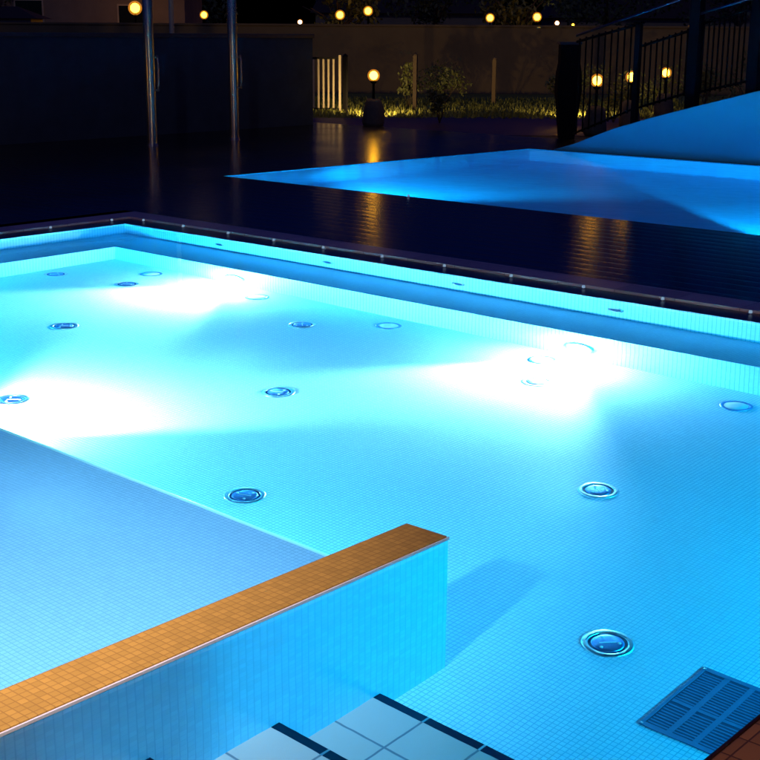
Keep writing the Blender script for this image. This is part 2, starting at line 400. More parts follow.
# ------------------------------------------------------------------ pool lamps
def pool_lamp(label, loc, facing, lens, spot_col, power, cone, tilt, group, blend=.35, flat=1.0):
    """facing: heading in degrees, 0 looks to +Y"""
    t = thing('underwater_lamp', label, 'pool lamp', loc, math.radians(facing), group)
    rx = Matrix.Rotation(-PI/2, 4, 'X')            # lathe axis Z -> +Y
    b = MB(); b.lathe([(.0, .001), (.135, .001), (.135, .012), (.125, .022), (.098, .026), (.094, .016)], 32, rx); b.build('bezel', M['steel'], t)
    b = MB(); b.lathe([(.094, .017), (.085, .046), (.055, .068), (0, .078)], 32, rx); b.build('lens', lens, t)
    ld = bpy.data.lights.new('pool_beam', 'SPOT'); ld.energy = power; ld.color = spot_col
    ld.spot_size = math.radians(cone); ld.spot_blend = blend; ld.shadow_soft_size = .05 if blend < .9 else .2
    lo = bpy.data.objects.new('pool_beam', ld); COL.objects.link(lo); lo.parent = t
    lo.location = (0, .12, 0); lo.rotation_euler = (PI/2 - tilt, 0, 0); lo.scale = (1, flat, 1)
    lo.visible_camera = False
    return t
GL = 'underwater lamps of the foreground pool'
BC = (1.0, 0.78, 0.88); FC = (0.0, 0.76, 1.0); FF = (0.04, 0.66, 1.0)
pool_lamp('glaring underwater lamp low on the far pool side, nearer the left corner', (-9.863, IY1, -1.09), 180, M['lens'], BC, 1650, 88, .25, GL, .5)
pool_lamp('glaring underwater lamp low on the far pool side, toward the right', (-5.687, IY1, -1.09), 180, M['lens'], BC, 1650, 88, .25, GL, .5)
pool_lamp('underwater lamp below the middle of the platform edge, shining at the far wall', (-7.65, PE, -1.09), 0, M['lens'], BC, 2200, 90, .22, GL, .45)
pool_lamp('added fill lamp below the left end of the platform edge', (-11.2, PE, -1.09), 0, M['lens_fill'], FF, 2600, 150, -.6, GL, 1.0)  # added to lift the ledge and walls at the left
pool_lamp('added fill lamp below the platform edge, second from the left end', (-9.45, PE, -1.09), 0, M['lens_fill'], FF, 600, 150, -.6, GL, 1.0)  # added out of sight behind the edge as fill light
# unseen lamps added in the right wall to fill the pool with cyan light
for yy, lab in ((5.2, 'added fill lamp in the upper right pool wall, nearest the stairs'), (6.3, 'second added fill lamp from the stairs in the right pool wall'),
                (7.4, 'third added fill lamp from the stairs in the right pool wall'), (8.5, 'added fill lamp in the right pool wall, nearest the far side')):
    pool_lamp(lab, (XR, yy, -.40), 90, M['lens_fill'], FC, 680, 170, 0, GL, 1.0)
GB = 'underwater lamps of the background pool'
BB = (0.02, 0.50, 1.0)
pool_lamp('underwater lamp in the near wall of the background pool, right one', (-5.8, BY0, -1.0), 0, M['lens_back'], BB, 5200, 97, 0.0, GB, .12)
pool_lamp('underwater lamp in the near wall of the background pool, left one', (-13.8, BY0, -1.0), 0, M['lens_back'], BB, 1900, 94, 0.0, GB, .6)

# ------------------------------------------------------------------ floor jets and cover plates
def make_jet(label, loc):
    t = thing('floor_jet', label, 'floor jet', loc, 0, 'round steel jets in the pool floor')
    b = MB(); b.lathe([(.126, .0), (.126, .002), (.118, .005), (.104, .006), (.096, .005), (.094, .002)], 40); b.build('ring', M['steel'], t)
    b = MB(); b.lathe([(.094, .002), (.080, .0012), (.0, .0012)], 40); b.build('gap', M['dark'], t)
    b = MB(); b.lathe([(.079, .002), (.077, .005), (.066, .007), (.03, .008), (0, .0083)], 36); c = b.build('cover', M['steel_blue_lit'], t)
    b = MB()
    for a in (0.3, 0.3 + 2*PI/3, 0.3 + 4*PI/3):
        mt = Matrix.Translation((.055*math.cos(a), .055*math.sin(a), .0055)); b.lathe([(.009, 0), (.009, .006), (.004, .008), (0, .008)], 10, mt)
    b.box(-.04, .04, -.004, .004, .0075, .0105, 0, Matrix.Rotation(.5, 4, 'Z'))
    b.build('screw', M['cover_plate'], c)
    return t
jets = [((-10.65, 8.13), 'steel floor jet in the far left corner, inside the left lamp beam'),
        ((-8.13, 8.13), 'steel floor jet midway along the far side between the two lamps'),
        ((-5.55, 8.10), 'steel floor jet in the white glare just in front of the right lamp'),
        ((-11.59, 7.93), 'faint floor jet closest to the left ledge'),
        ((-9.62, 6.64), 'steel floor jet at left, between the two white light patches'),
        ((-6.83, 6.57), 'steel floor jet in the middle of the pool floor, right of the left white patch'),
        ((-4.00, 6.54), 'bright white ringed floor jet right of the orange topped wall'),
        ((-8.09, 5.10), 'steel floor jet at the left frame edge in the white patch by the platform'),
        ((-5.54, 5.04), 'steel floor jet just beyond the platform edge, left of the orange topped wall'),
        ((-2.97, 5.01), 'largest looking steel floor jet, between the wall end and the floor grate')]
j0 = None
for (x, y), lab in jets:
    if j0 is None: j0 = make_jet(lab, (x, y, -DEP))
    else: dup(j0, (x, y, -DEP), lab, random.uniform(0, 6))
def make_plate(label, loc):
    t = thing('floor_inlet', label, 'floor inlet', loc, 0, 'flat round inlets along the far ledge')
    b = MB(); b.lathe([(.118, 0), (.118, .007), (.108, .011), (.094, .010), (.090, .004)], 36); b.build('ring', M['steel_blue_lit'], t)
    b = MB(); b.lathe([(.090, .004), (.086, .008), (.02, .010), (0, .010)], 36); b.build('plate', M['cover_plate'], t)
    return t
p0 = None
for (x, y), lab in (((-10.88, 8.63), 'flat round floor inlet at the foot of the far ledge, in the far left corner'),
                    ((-9.25, 8.63), 'pale flat floor inlet just right of the left lamp'),
                    ((-7.54, 8.63), 'flat round floor inlet midway between the two far lamps'),
                    ((-5.87, 8.63), 'pale flat floor inlet right under the right hand lamp'),
                    ((-4.12, 8.56), 'flat round floor inlet at the right edge below the far ledge')):
    if p0 is None: p0 = make_plate(lab, (x, y, -DEP))
    else: dup(p0, (x, y, -DEP), lab)

# wall inlets in the upper band of the far and left walls
rxm = Matrix.Rotation(PI/2, 4, 'X')                # axis to -Y
def make_inlet(label, loc, rz=0):
    t = thing('wall_inlet', label, 'wall inlet', loc, rz, 'dark oval inlets in the upper pool wall')
    b = MB(); b.lathe([(.075, 0), (.075, .010), (.062, .016), (.052, .010)], 28, rxm); b.build('ring', M['steel'], t)
    b = MB(); b.lathe([(.052, .010), (.03, .008), (0, .008)], 28, rxm); b.build('core', M['dark'], t)
    return t
i0 = None
for x, lab in ((-10.86, 'dark wall inlet above the left lamp on the far wall'), (-9.20, 'second dark wall inlet from the left on the far wall'),
               (-7.50, 'third dark wall inlet from the left on the far wall'), (-5.78, 'dark wall inlet above the right lamp on the far wall')):
    if i0 is None: i0 = make_inlet(lab, (x, YB - .001, -.335))
    else: dup(i0, (x, YB - .001, -.335), lab)
dup(i0, (XL + .001, 7.62, -.335), 'dark wall inlet in the left pool wall at the frame edge', PI/2)

# marker studs along the rim
def make_stud(label, loc):
    t = thing('marker_stud', label, 'marker stud', loc, 0, 'small pale marker studs along the pool rim')
    b = MB(); b.lathe([(.026, 0), (.026, .006), (.018, .008)], 16); b.build('base', M['steel'], t)
    b = MB(); b.lathe([(.015, .008), (.015, .022), (.010, .029), (0, .031)], 16); b.build('cap', M['led'], t)
    return t
s0 = None
ordw = ['first', 'second', 'third', 'fourth', 'fifth', 'sixth', 'seventh', 'eighth', 'ninth', 'tenth', 'eleventh']
xs = [-12.53, -11.80, -11.02, -10.28, -9.53, -8.70, -7.89, -7.09, -6.29, -5.49, -4.68]
for k, x in enumerate(xs):
    lab = f'small pale marker stud on the far pool rim, {ordw[k]} from the back left corner'
    if s0 is None: s0 = make_stud(lab, (x, YB + .27, .010))
    else: dup(s0, (x, YB + .27, .010), lab)
dup(s0, (XL - .27, 9.60, .010), 'small pale marker stud on the left pool rim, close to the corner')
dup(s0, (XL - .27, 8.73, .010), 'small pale marker stud on the left pool rim, halfway to the frame edge')
dup(s0, (-11.75, BY0 - .03, DZ), 'single small pale stud at the near edge of the background pool')

# floor grate
gr = thing('floor_grate', 'rectangular slatted floor grate at the bottom right of the pool', 'grate', (-2.515, 4.535, -DEP)); gr.scale = (1, 1, .5)
GW, GH = .50, .585
b = MB()
b.box(0, GW, 0, .03, .001, .010, .002); b.box(0, GW, GH-.03, GH, .001, .010, .002)
b.box(0, .016, .03, GH-.03, .001, .010, .002); b.box(GW-.016, GW, .03, GH-.03, .001, .010, .002)
for k in (1, 2, 3): b.box(k*.121 - .004, k*.121 + .022, .03, GH-.03, .001, .0085)
for k in range(4): b.box(k*.121 + .0225, (k+1)*.121 - .0045, .24, .262, .002, .0080)
b.build('frame', M['grate'], gr)
b = MB(); b.box(.016, GW-.016, .03, GH-.03, .0012, .004); b.build('sump_shade', plain('grate_shadow_gap', (0.008, 0.045, 0.11), .6), gr)  # dark slab on the floor, coloured as the shade under the slats
for k in range(4):
    x0, x1 = k*.121 + .022, (k+1)*.121 - .004
    for ya, yb_ in ((.038, .228), (.268, GH - .04)):
        b = MB(); y = ya
        while y < yb_:
            b.box(x0 + .001, x1 - .001, y, y + .0105, .005, .0075); y += .0215
        b.build('slat_panel', M['grate'], gr)
b = MB()
for px, py in ((.01, .015), (GW-.01, .015), (.01, GH-.015), (GW-.01, GH-.015)):
    b.lathe([(.006, .010), (.006, .012), (0, .013)], 8, Matrix.Translation((px, py, 0)))
b.build('bolt', M['steel'], gr)

# ------------------------------------------------------------------ dark wall, poles
M['pole'] = plain('pole_steel', (0.50, 0.45, 0.36), .26, .9, noise=.15, nscale=30)
w = thing('screen_wall', 'long dark navy screen wall behind the two steel poles', 'wall', (-23.3, 14.3, 0))
b = MB(); b.box(-.15, .15, -13, 9.3, -.02, 2.11); b.build('panel', M['navy_wall'], w)
b = MB(); b.box(-.19, .19, -13.03, 9.33, 2.112, 2.20, .015); b.build('cap', M['navy_cap'], w)
def make_pole(label, loc, group):
    t = thing('steel_pole', label, 'pole', loc, 0, group)
    b = MB(); b.lathe([(.125, 0), (.125, .012), (.112, .02), (.105, .04)], 24); b.build('base_collar', M['pole'], t)
    b = MB(); b.lathe([(.10, .03), (.10, 2.0), (.098, 4.2), (.06, 4.28), (0, 4.3)], 24); b.build('shaft', M['pole'], t)
    b = MB(); b.tube([(.13, .085, 1.05), (.145, .095, 1.2), (.145, .095, 1.62), (.13, .085, 1.75)], .018, 8)
    b.box(.07, .15, .05, .11, 1.06, 1.10); b.box(.07, .15, .05, .11, 1.69, 1.73); b.build('cleat', M['pole'], t)
    return t
pl = make_pole('tall steel pole in front of the dark wall, left of the pair', (-20.95, 16.78, DZ), 'tall steel poles in front of the dark wall')
dup(pl, (-20.95, 18.98, DZ), 'tall steel pole in front of the dark wall, right of the pair')
t = thing('pale_post', 'thin pale post rising behind the dark wall between the poles', 'post', (-26.94, 22.34, 0))
b = MB(); b.lathe([(.10, 0), (.085, .05), (.066, .4), (.06, 4.4), (0, 4.42)], 16); b.build('shaft', M['white_paint'], t)
b = MB(); b.tube([(0, 0, 4.3), (.1, .2, 4.7), (.3, .5, 4.8)], .04, 8); b.build('arm', M['white_paint'], t)  # arm, head and bulb are added out of view to light the post
b = MB(); b.lathe([(.16, 4.66), (.13, 4.76), (.04, 4.82), (0, 4.82)], 16, Matrix.Translation((.34, .54, 0))); hd = b.build('added_head', M['iron'], t)
b = MB(); b.lathe([(0, 4.60), (.08, 4.63), (.10, 4.70), (0, 4.75)], 14, Matrix.Translation((.34, .54, 0))); b.build('bulb', emit('post_fill_bulb', (1.0, .62, .2), 14), hd)

# ------------------------------------------------------------------ garden lamps
def make_lamp(label, loc, zc):
    t = thing('garden_lamp', label, 'garden lamp', loc, 0, 'lit globe lamps on stone plinths by the path')
    b = MB(); rnd = random.Random(3)
    prof = [(.0, 0), (.25, 0), (.27, .10), (.25, .38), (.21, .58), (.15, .66), (0, .68)]
    b.lathe(prof, 9)
    for v in b.bm.verts: v.co += Vector((rnd.uniform(-.03, .03), rnd.uniform(-.03, .03), rnd.uniform(-.02, .02) if v.co.z > .05 else 0))
    b.build('plinth', M['rock'], t)
    b = MB(); b.lathe([(.035, .62), (.030, 1.02), (.075, 1.05), (.085, 1.09), (.05, 1.11)], 16); b.build('stem', M['iron'], t)
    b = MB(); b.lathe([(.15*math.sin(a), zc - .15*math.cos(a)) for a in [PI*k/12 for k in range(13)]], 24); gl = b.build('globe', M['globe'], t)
    b = MB(); b.lathe([(.10*math.sin(a), zc - .105*math.cos(a)) for a in [PI*k/8 for k in range(9)]], 16); b.build('bulb', M['bulb'], gl)
    return t
l0 = make_lamp('lit globe lamp on a stone plinth standing alone by the lawn', (-21.9, 24.45, .01), 1.22)
dup(l0, (-16.33, 25.75, .01), 'brightest lit globe lamp behind the railing, beside the dark pier', 1.0)
dup(l0, (-17.23, 28.73, .01), 'lit globe lamp behind the railing, middle one of three', 2.0)
dup(l0, (-27.6, 25.3, .01), 'lit globe lamp hidden behind the dark wall, lighting the cream gate', .5)
dup(l0, (-19.0, 28.6, .01), 'lit globe lamp added out of sight behind the dark pier', 1.5)  # hidden lamp added to brighten the lawn
dup(l0, (-18.6, 32.8, .01), 'farthest and smallest lit globe lamp behind the railing', 3.0)

dup(l0, (-21.6, 11.6, DZ), 'lit globe lamp on the deck in front of the left end of the dark wall', 2.2)
def lawn_fill_spot(label, loc, power, aim):  # unseen spotlight added to brighten the lawn and garden wall
    t = thing('garden_fill_spot', label, 'spotlight', loc, 0, 'added low fill spotlights lighting the garden')
    q = Vector(aim).to_track_quat('Z', 'Y').to_matrix().to_4x4(); m4 = Matrix.Translation((0, 0, .16)) @ q
    b = MB(); b.lathe([(0, -.09), (.05, -.085), (.06, .05), (.054, .05), (.05, -.03), (0, -.03)], 16, m4); b.build('housing', M['iron'], t)
    b = MB(); b.lathe([(.06, 0), (.06, .015), (.015, .02), (.012, .10), (0, .11)], 12); b.build('foot', M['iron'], t)
    b = MB(); b.lathe([(.048, .012), (.03, .02), (0, .022)], 14, m4); b.build('lens', M['bulb_white'], t)
    d = bpy.data.lights.new('garden_fill_beam', 'SPOT'); d.energy = power; d.color = (1, .62, .22); d.spot_size = math.radians(130); d.spot_blend = 1; d.shadow_soft_size = .04
    o = bpy.data.objects.new('garden_fill_beam', d); COL.objects.link(o); o.parent = t; o.matrix_local = m4 @ Matrix.Translation((0, 0, .06)) @ Matrix.Rotation(PI, 4, 'X')
    o.visible_camera = False
lawn_fill_spot('low fill spotlight added behind the plinth of the lone globe lamp, lighting the lawn', (-24.40, 27.25, .012), 620, (-.62, .75, .12))
lawn_fill_spot('low fill spotlight added behind the foot of the dark pier, lighting the garden', (-20.4, 30.8, .012), 450, (-.35, .9, .12))

# ------------------------------------------------------------------ gate, posts
gt = thing('garden_gate', 'low cream barred gate at the edge of the lawn', 'gate', (-27.43, 27.72, 0), math.atan2(.67, .69))
b = MB(); L = .97
for i in range(6): b.box(.02 + i*.145, .02 + i*.145 + .055, -.015, .015, .12, 1.50)
b.build('bars', M['white_paint'], gt)
b = MB(); b.box(0, L, -.02, .02, 1.50, 1.56); b.box(0, L, -.02, .02, .08, .12); b.build('frame', M['iron'], gt)
b = MB(); b.box(L - .05, L + .02, -.035, .035, 0, 1.62); b.build('gate_post', M['white_paint'], gt)
def make_post(label, loc, h, mat):
    t = thing('fence_post', label, 'post', loc, .4, 'lawn fence posts')
    b = MB(); b.box(-.06, .06, -.06, .06, -.02, h, .008); b.build('shaft', mat, t)
    b = MB(); b.lathe([(.085, h), (.085, h + .02), (0, h + .09)], 4); b.build('cap', mat, t)
    return t
make_post('dark square post next to the cream gate', (-25.7, 27.5, 0), 1.6, M['iron'])
make_post('dark post among the shrubs in the middle of the lawn', (-26.0, 30.9, 0), 1.6, M['bark'])
make_post('paler post at the right end of the lawn', (-26.1, 35.0, 0), 1.45, M['garden_wall'])

# ------------------------------------------------------------------ garden wall behind the lawn
gw = thing('garden_wall', 'long plain brown garden wall behind the lawn', 'wall', dv(52, 0), math.atan2(RT.y, RT.x))
b = MB(); b.box(-30, 32, -.12, .12, -.02, 2.50); b.build('panel', M['garden_wall'], gw)
b = MB(); b.box(-30.02, 32.02, -.17, .17, 2.502, 2.58, .01); b.build('cap', M['garden_wall'], gw)

# ------------------------------------------------------------------ blue ramp, pier, railings
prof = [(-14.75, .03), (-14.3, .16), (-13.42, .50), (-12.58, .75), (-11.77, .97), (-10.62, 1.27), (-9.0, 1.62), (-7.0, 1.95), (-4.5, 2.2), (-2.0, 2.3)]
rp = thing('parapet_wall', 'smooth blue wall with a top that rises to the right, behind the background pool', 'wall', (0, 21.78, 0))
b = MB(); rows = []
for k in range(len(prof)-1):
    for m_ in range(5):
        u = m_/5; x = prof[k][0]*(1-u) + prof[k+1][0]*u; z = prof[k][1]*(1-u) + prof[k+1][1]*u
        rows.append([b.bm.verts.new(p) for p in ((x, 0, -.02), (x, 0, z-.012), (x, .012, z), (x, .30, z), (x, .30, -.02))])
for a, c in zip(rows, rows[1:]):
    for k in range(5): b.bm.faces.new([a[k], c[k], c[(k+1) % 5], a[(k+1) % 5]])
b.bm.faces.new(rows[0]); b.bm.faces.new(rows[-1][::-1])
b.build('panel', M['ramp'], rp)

pr = thing('gate_pier', 'dark tapering pier at the foot of the railing', 'pier', (-16.3, 24.55, DZ - .02), .72)
b = MB(); prof = [(.16, 0), (.17, .10), (.235, .75), (.265, 1.05), (.25, 1.4), (.215, 1.62), (.215, 2.0)]
rings = [[b.bm.verts.new((sx*r, sy*r, z)) for sx, sy in ((-1, -1), (1, -1), (1, 1), (-1, 1))] for r, z in prof]
for q, s in zip(rings, rings[1:]):
    for k in range(4): b.bm.faces.new([q[k], q[(k+1) % 4], s[(k+1) % 4], s[k]])
b.bm.faces.new(rings[0][::-1]); b.bm.faces.new(rings[-1]); b.build('shaft', M['pier'], pr)
b = MB(); b.box(-.235, .235, -.235, .235, 2.002, 2.06, .012); b.build('cap', M['navy_cap'], pr)

RY = 22.4
def sx(x, z):      # from the plane y=25 to the railing's plane, seen from the drive
    k = RY/25.0; return x*k, 2.2 + (z-2.2)*k
def railing(label, a, bb, n, hand=None):
    (xa, ba, ta), (xb, bb_, tb) = a, bb
    x0, z0 = sx(xa, ba); _, t0 = sx(xa, ta); x1, z1 = sx(xb, bb_); _, t1 = sx(xb, tb)
    t = thing('railing', label, 'railing', (x0, RY, 0), 0, 'black iron railings behind the blue wall')
    L = x1 - x0
    q = MB(); q.tube([(0, 0, t0), (L, 0, t1)], .026, 6); q.build('top_rail', M['iron'], t)
    q = MB(); q.tube([(0, 0, z0 + .06), (L, 0, z1 + .06)], .022, 6); q.build('bottom_rail', M['iron'], t)
    for i in range(n):
        k = (i + .5)/n
        q = MB(); q.tube([(L*k, 0, z0 + (z1-z0)*k + .02), (L*k, 0, t0 + (t1-t0)*k + .05)], .017, 6); q.build('bar', M['iron'], t)
    if hand:
        (ha, za), (hb, zb) = sx(*hand[0]), sx(*hand[1])
        q = MB(); q.tube([(ha - x0, -.05, za), (hb - x0, -.05, zb)], .022, 8); q.build('handrail', M['rail_metal'], t)
    return t
railing('black iron railing bay rising from the dark pier', (-16.42, .02, 2.07), (-14.98, .60, 2.42), 9, ((-16.40, 2.20), (-13.62, 3.01)))
railing('middle black iron railing bay between the thin and the thick post', (-14.78, .66, 2.0), (-13.66, 1.0, 2.32), 8)
railing('right black iron railing bay with closely set bars', (-13.42, 1.02, 2.45), (-12.30, 1.28, 2.75), 10, ((-13.50, 2.63), (-12.25, 2.96)))
for x, zb, zt, hw, lab in ((-14.88, .50, 2.45, .055, 'thin black post between the first two railing bays'), (-13.54, .75, 3.25, .10, 'thick dark post rising out of the railing to the frame top'),
                           (-12.20, 1.05, 3.25, .10, 'dark post at the right frame edge ending the railing')):
    X0, Z0 = sx(x, zb); _, Z1 = sx(x, zt)
    t = thing('railing_post', lab, 'post', (X0, RY, 0), 0, 'dark posts carrying the railing')
    q = MB(); q.box(-hw, hw, -hw, hw, -.02, Z1, .008); q.build('shaft', M['iron'] if hw < .08 else M['pier'], t)
    q = MB(); q.box(-hw-.02, hw+.02, -hw-.02, hw+.02, Z1 + .001, Z1 + .05, .006); q.build('cap', M['iron'], t)

# ------------------------------------------------------------------ vegetation
def leaf_cloud(mb, c, rad, n, size, rnd):
    for _ in range(n):
        d = Vector((rnd.gauss(0, 1), rnd.gauss(0, 1), rnd.gauss(0, 1))).normalized()
        p = Vector(c) + Vector((d.x*rad[0], d.y*rad[1], d.z*rad[2]))*(rnd.random()**.4)
        a = Vector((rnd.gauss(0, 1), rnd.gauss(0, 1), rnd.gauss(0, 1))).normalized(); q = a.orthogonal().normalized()
        s = size*rnd.uniform(.6, 1.3)
        mb.bm.faces.new([mb.bm.verts.new(p + a*s), mb.bm.verts.new(p + q*s*.45), mb.bm.verts.new(p - a*s), mb.bm.verts.new(p - q*s*.45)])
def shrub(label, loc, h, w, seed, n=350, size=.055, mat='leaf', group='shrubs around the lawn'):
    rnd = random.Random(seed)
    t = thing('shrub', label, 'shrub', loc, 0, group)
    b = MB()
    for k in range(6):
        a = rnd.uniform(0, 6.28); e2 = Vector((math.cos(a)*w*.35, math.sin(a)*w*.35, h*rnd.uniform(.6, .9)))
        b.tube([(0, 0, 0), tuple(e2*.5 + Vector((0, 0, .08))), tuple(e2)], .014, 5, .005)
    b.build('stem', M['bark'], t)
    b = MB()
    for k in range(7):
        c = (rnd.uniform(-.3, .3)*w, rnd.uniform(-.3, .3)*w, h*rnd.uniform(.35, .85)); rr = w*rnd.uniform(.16, .3)
        leaf_cloud(b, c, (rr, rr, rr*.8), n//7, size, rnd)
    b.build('foliage', M[mat], t)
    return t
shrub('dark leafy shrub right beside the lone globe lamp', (-21.55, 26.6, 0), 1.0, .8, 1, 420, .055, 'leaf_unlit')
shrub('loose leafy shrub growing around the lawn post', (-26.5, 31.2, 0), 1.5, 1.0, 2, 420)
shrub('wide low shrub on the lawn between the two posts', (-27.0, 33.6, 0), 1.2, 1.9, 3, 600)
shrub('tall sparse shrub against the brown wall, left of the pale post', (-28.9, 35.6, 0), 1.6, 1.5, 4, 420)
shrub('shrub just left of the dark pier, in front of the brown wall', (-23.5, 36.5, 0), 1.4, 1.6, 5, 420)
shrub('yellow lit shrub behind the pier and brightest lamp', (-17.9, 26.7, 0), 1.65, .9, 6, 420)
shrub('low shrub behind the railing between two lamps', (-18.6, 30.2, 0), 1.2, 1.2, 7, 420)
shrub('shrub behind the railing left of the thick post', (-19.9, 34.4, 0), 1.6, 1.8, 8, 500)
shrub('shrub behind the railing right of the thick post', (-16.6, 31.0, 0), 1.9, 1.4, 9, 500)
shrub('broad shrub behind the closely barred right railing bay', (-16.3, 33.6, 0), 2.0, 2.2, 10, 600)
# lawn
b = MB(); rnd = random.Random(21)
for _ in range(15000):
    d = rnd.uniform(36.2, 47); v = rnd.uniform(-9, 17); h = rnd.uniform(.06, .16); p = Vector(dv(d, v, .0))
    a = rnd.uniform(0, 6.28); s = Vector((math.cos(a), math.sin(a), 0))*.035; ln = Vector((rnd.gauss(0, .04), rnd.gauss(0, .04), h))
    b.bm.faces.new([b.bm.verts.new(p - s), b.bm.verts.new(p + s), b.bm.verts.new(p + ln)])
b.build('grass', M['grass'], kind='stuff')
lw = MB(); lw.quad([dv(36.0, -10, .004), dv(36.0, 18, .004), dv(51.5, 18, .004), dv(51.5, -10, .004)]); lw.build('lawn', plain('lawn_turf', (0.15, 0.16, 0.03), .95, noise=.5, nscale=1.2, bump=.5), kind='structure')

def tree(label, loc, h, w, seed, n=1600, mat='leaf_unlit'):
    rnd = random.Random(seed)
    t = thing('tree', label, 'tree', loc, 0, 'dark trees beyond the garden wall')
    b = MB(); b.tube([(0, 0, -.05), (.1, 0, h*.3), (.05, .1, h*.6)], .22, 9, .09)
    for k in range(6):
        a = k*1.05 + rnd.random(); e2 = Vector((math.cos(a)*w*.4, math.sin(a)*w*.4, h*rnd.uniform(.55, .85)))
        b.tube([(.08, .02, h*.35), tuple(Vector((.08, .02, h*.35)).lerp(e2, .5) + Vector((0, 0, .25))), tuple(e2)], .08, 6, .02)
    b.build('trunk', M['bark'], t)
    b = MB()
    for k in range(14):
        a = rnd.uniform(0, 6.28); rr = rnd.random()**.6*w*.42
        leaf_cloud(b, (math.cos(a)*rr, math.sin(a)*rr, h*rnd.uniform(.38, .92)), (w*.2, w*.2, h*.12), n//14, .17, rnd)
    b.build('crown', M[mat], t)
    return t
for k, (d, v, h, w, lab) in enumerate((
        (62, -20, 7.5, 7, 'dark tree at the far left beyond the screen wall'), (72, -10.5, 8, 7, 'dark tree behind the left house corner'),
        (78.5, -2.6, 6.5, 5, 'tree lit orange from the street lamp in the middle distance'), (84, 3.2, 8, 7, 'dark tree right of the lit pair of street lamps'),
        (79, 7.9, 6.5, 5, 'tree lit orange beside the right hand street lamp'), (85, 14, 8, 8, 'dark tree behind the pier and the railing start'),
        (80, 21, 8, 8, 'dark tree behind the thick railing post'), (84, 29, 8, 8, 'dark tree beyond the right frame edge'))):
    tree(lab, dv(d, v), h, w, 40 + k, 1500, 'leaf' if 'orange' in lab else 'leaf_unlit')  # lamp-lit trees take the lighter leaf copy, the others the darker

# ------------------------------------------------------------------ houses
def house(label, d, v, wid, dep, h, roof_h, wins, doors, mat, lit=()):
    t = thing('house', label, 'house', dv(d, v), math.atan2(RT.y, RT.x))
    b = MB(); b.box(-wid/2, wid/2, 0, dep, -.05, h); b.build('wall', M[mat], t)
    b = MB(); o = .35
    A = [(-wid/2-o, -o, h+.003), (wid/2+o, -o, h+.003), (wid/2+o, dep+o, h+.003), (-wid/2-o, dep+o, h+.003)]; r1, r2 = (-wid/2+.8, dep/2, h+roof_h), (wid/2-.8, dep/2, h+roof_h)
    v_ = [b.bm.verts.new(p) for p in A + [r1, r2]]
    for fc in ((0, 1, 5, 4), (2, 3, 4, 5), (1, 2, 5), (3, 0, 4), (3, 2, 1, 0)): b.bm.faces.new([v_[i] for i in fc])
    b.build('roof', M['roof'], t)
    for wx, wz, ww, wh in wins:
        b = MB(); b.box(wx-ww/2-.07, wx+ww/2+.07, -.05, -.003, wz-.07, wz+wh+.07); wn = b.build('window', M['house_pale'], t)
        b = MB(); b.box(wx-ww/2, wx+ww/2, -.06, -.051, wz, wz+wh); b.build('pane', M['glass_dark'], wn)
    for wx, ww, wh in doors:
        b = MB(); b.box(wx-ww/2, wx+ww/2, -.04, -.003, 0, wh); b.build('door', M['roof'], t)
    return t
house('low brown house behind the left end of the dark wall', 62, -14.5, 11, 6, 4.2, 2.2, ((-3.9, 2.2, 1.3, 1.2), (-1.6, 2.1, 1.2, 1.5), (3.2, 2.2, 1.4, 1.2)), ((.6, 1.1, 2.4),), 'house_wall')
house('distant house between the street lamps, above the garden wall', 92, 1.5, 12, 7, 3.6, 2.4, ((-3, 1.4, 1.4, 1.2), (0, 1.4, 1.4, 1.2), (3, 1.4, 1.4, 1.2)), ((-4.8, 1.1, 2.1),), 'house_wall')
house('distant house beyond the railing at the right', 95, 19, 14, 7, 3.4, 2.4, ((-4, 1.3, 1.4, 1.2), (0, 1.3, 1.4, 1.2), (4, 1.3, 1.4, 1.2)), ((2, 1.1, 2.1),), 'house_wall')
house('pale small outbuilding just left of the house behind the screen wall', 56, -15.6, 2.2, 2.0, 2.75, .5, ((0.4, 1.9, .6, .5),), ((-.5, .7, 1.9),), 'house_pale')

# ------------------------------------------------------------------ street lamps
def street(label, loc, zc, r, mat, group='street lamps beyond the garden'):
    t = thing('street_lamp', label, 'street lamp', loc, 0, group)
    b = MB(); b.lathe([(.12, 0), (.09, .3), (.05, .5), (.04, zc - r*.9), (.09, zc - r*.85)], 12); b.build('pole', M['iron'], t)
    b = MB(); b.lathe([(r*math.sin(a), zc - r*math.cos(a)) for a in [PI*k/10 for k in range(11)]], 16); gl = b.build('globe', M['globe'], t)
    b = MB(); b.lathe([(r*.68*math.sin(a), zc - r*.68*math.cos(a)) for a in [PI*k/8 for k in range(9)]], 12); b.build('bulb', M[mat], gl)
    return t
street('big orange street lamp left of the left steel pole', (-47.16, 37.1, 0), 3.25, .30, 'bulb_street')
street('orange street lamp seen between the two steel poles', (-41.5, 36.1, 0), 2.92, .17, 'bulb_street')
street('small white lamp above the right end of the dark wall', (-56.54, 56.6, 0), 2.88, .16, 'bulb_white')
street('orange street lamp beside the lit tree, left of a close pair', (-51.42, 54.6, 0), 3.23, .27, 'bulb_street')
street('orange street lamp, right of the close pair', (-46.93, 51.94, 0), 3.37, .25, 'bulb_street')
street('orange street lamp over a lit bush, right of the lawn post', (-45.09, 59.93, 0), 3.12, .25, 'bulb_street')
street('orange street lamp left of the dark pier, higher of two', (-43.01, 61.44, 0), 3.18, .26, 'bulb_street')
street('small yellow lamp just below the lamp left of the pier', (-34.33, 49.21, 0), 2.55, .09, 'bulb_street')
street('small white lamp right above the dark pier', (-44.91, 66.2, 0), 2.91, .15, 'bulb_white')
street('tiny orange lamp next to the white lamp over the pier', (-41.38, 62.55, 0), 2.77, .09, 'bulb_street')
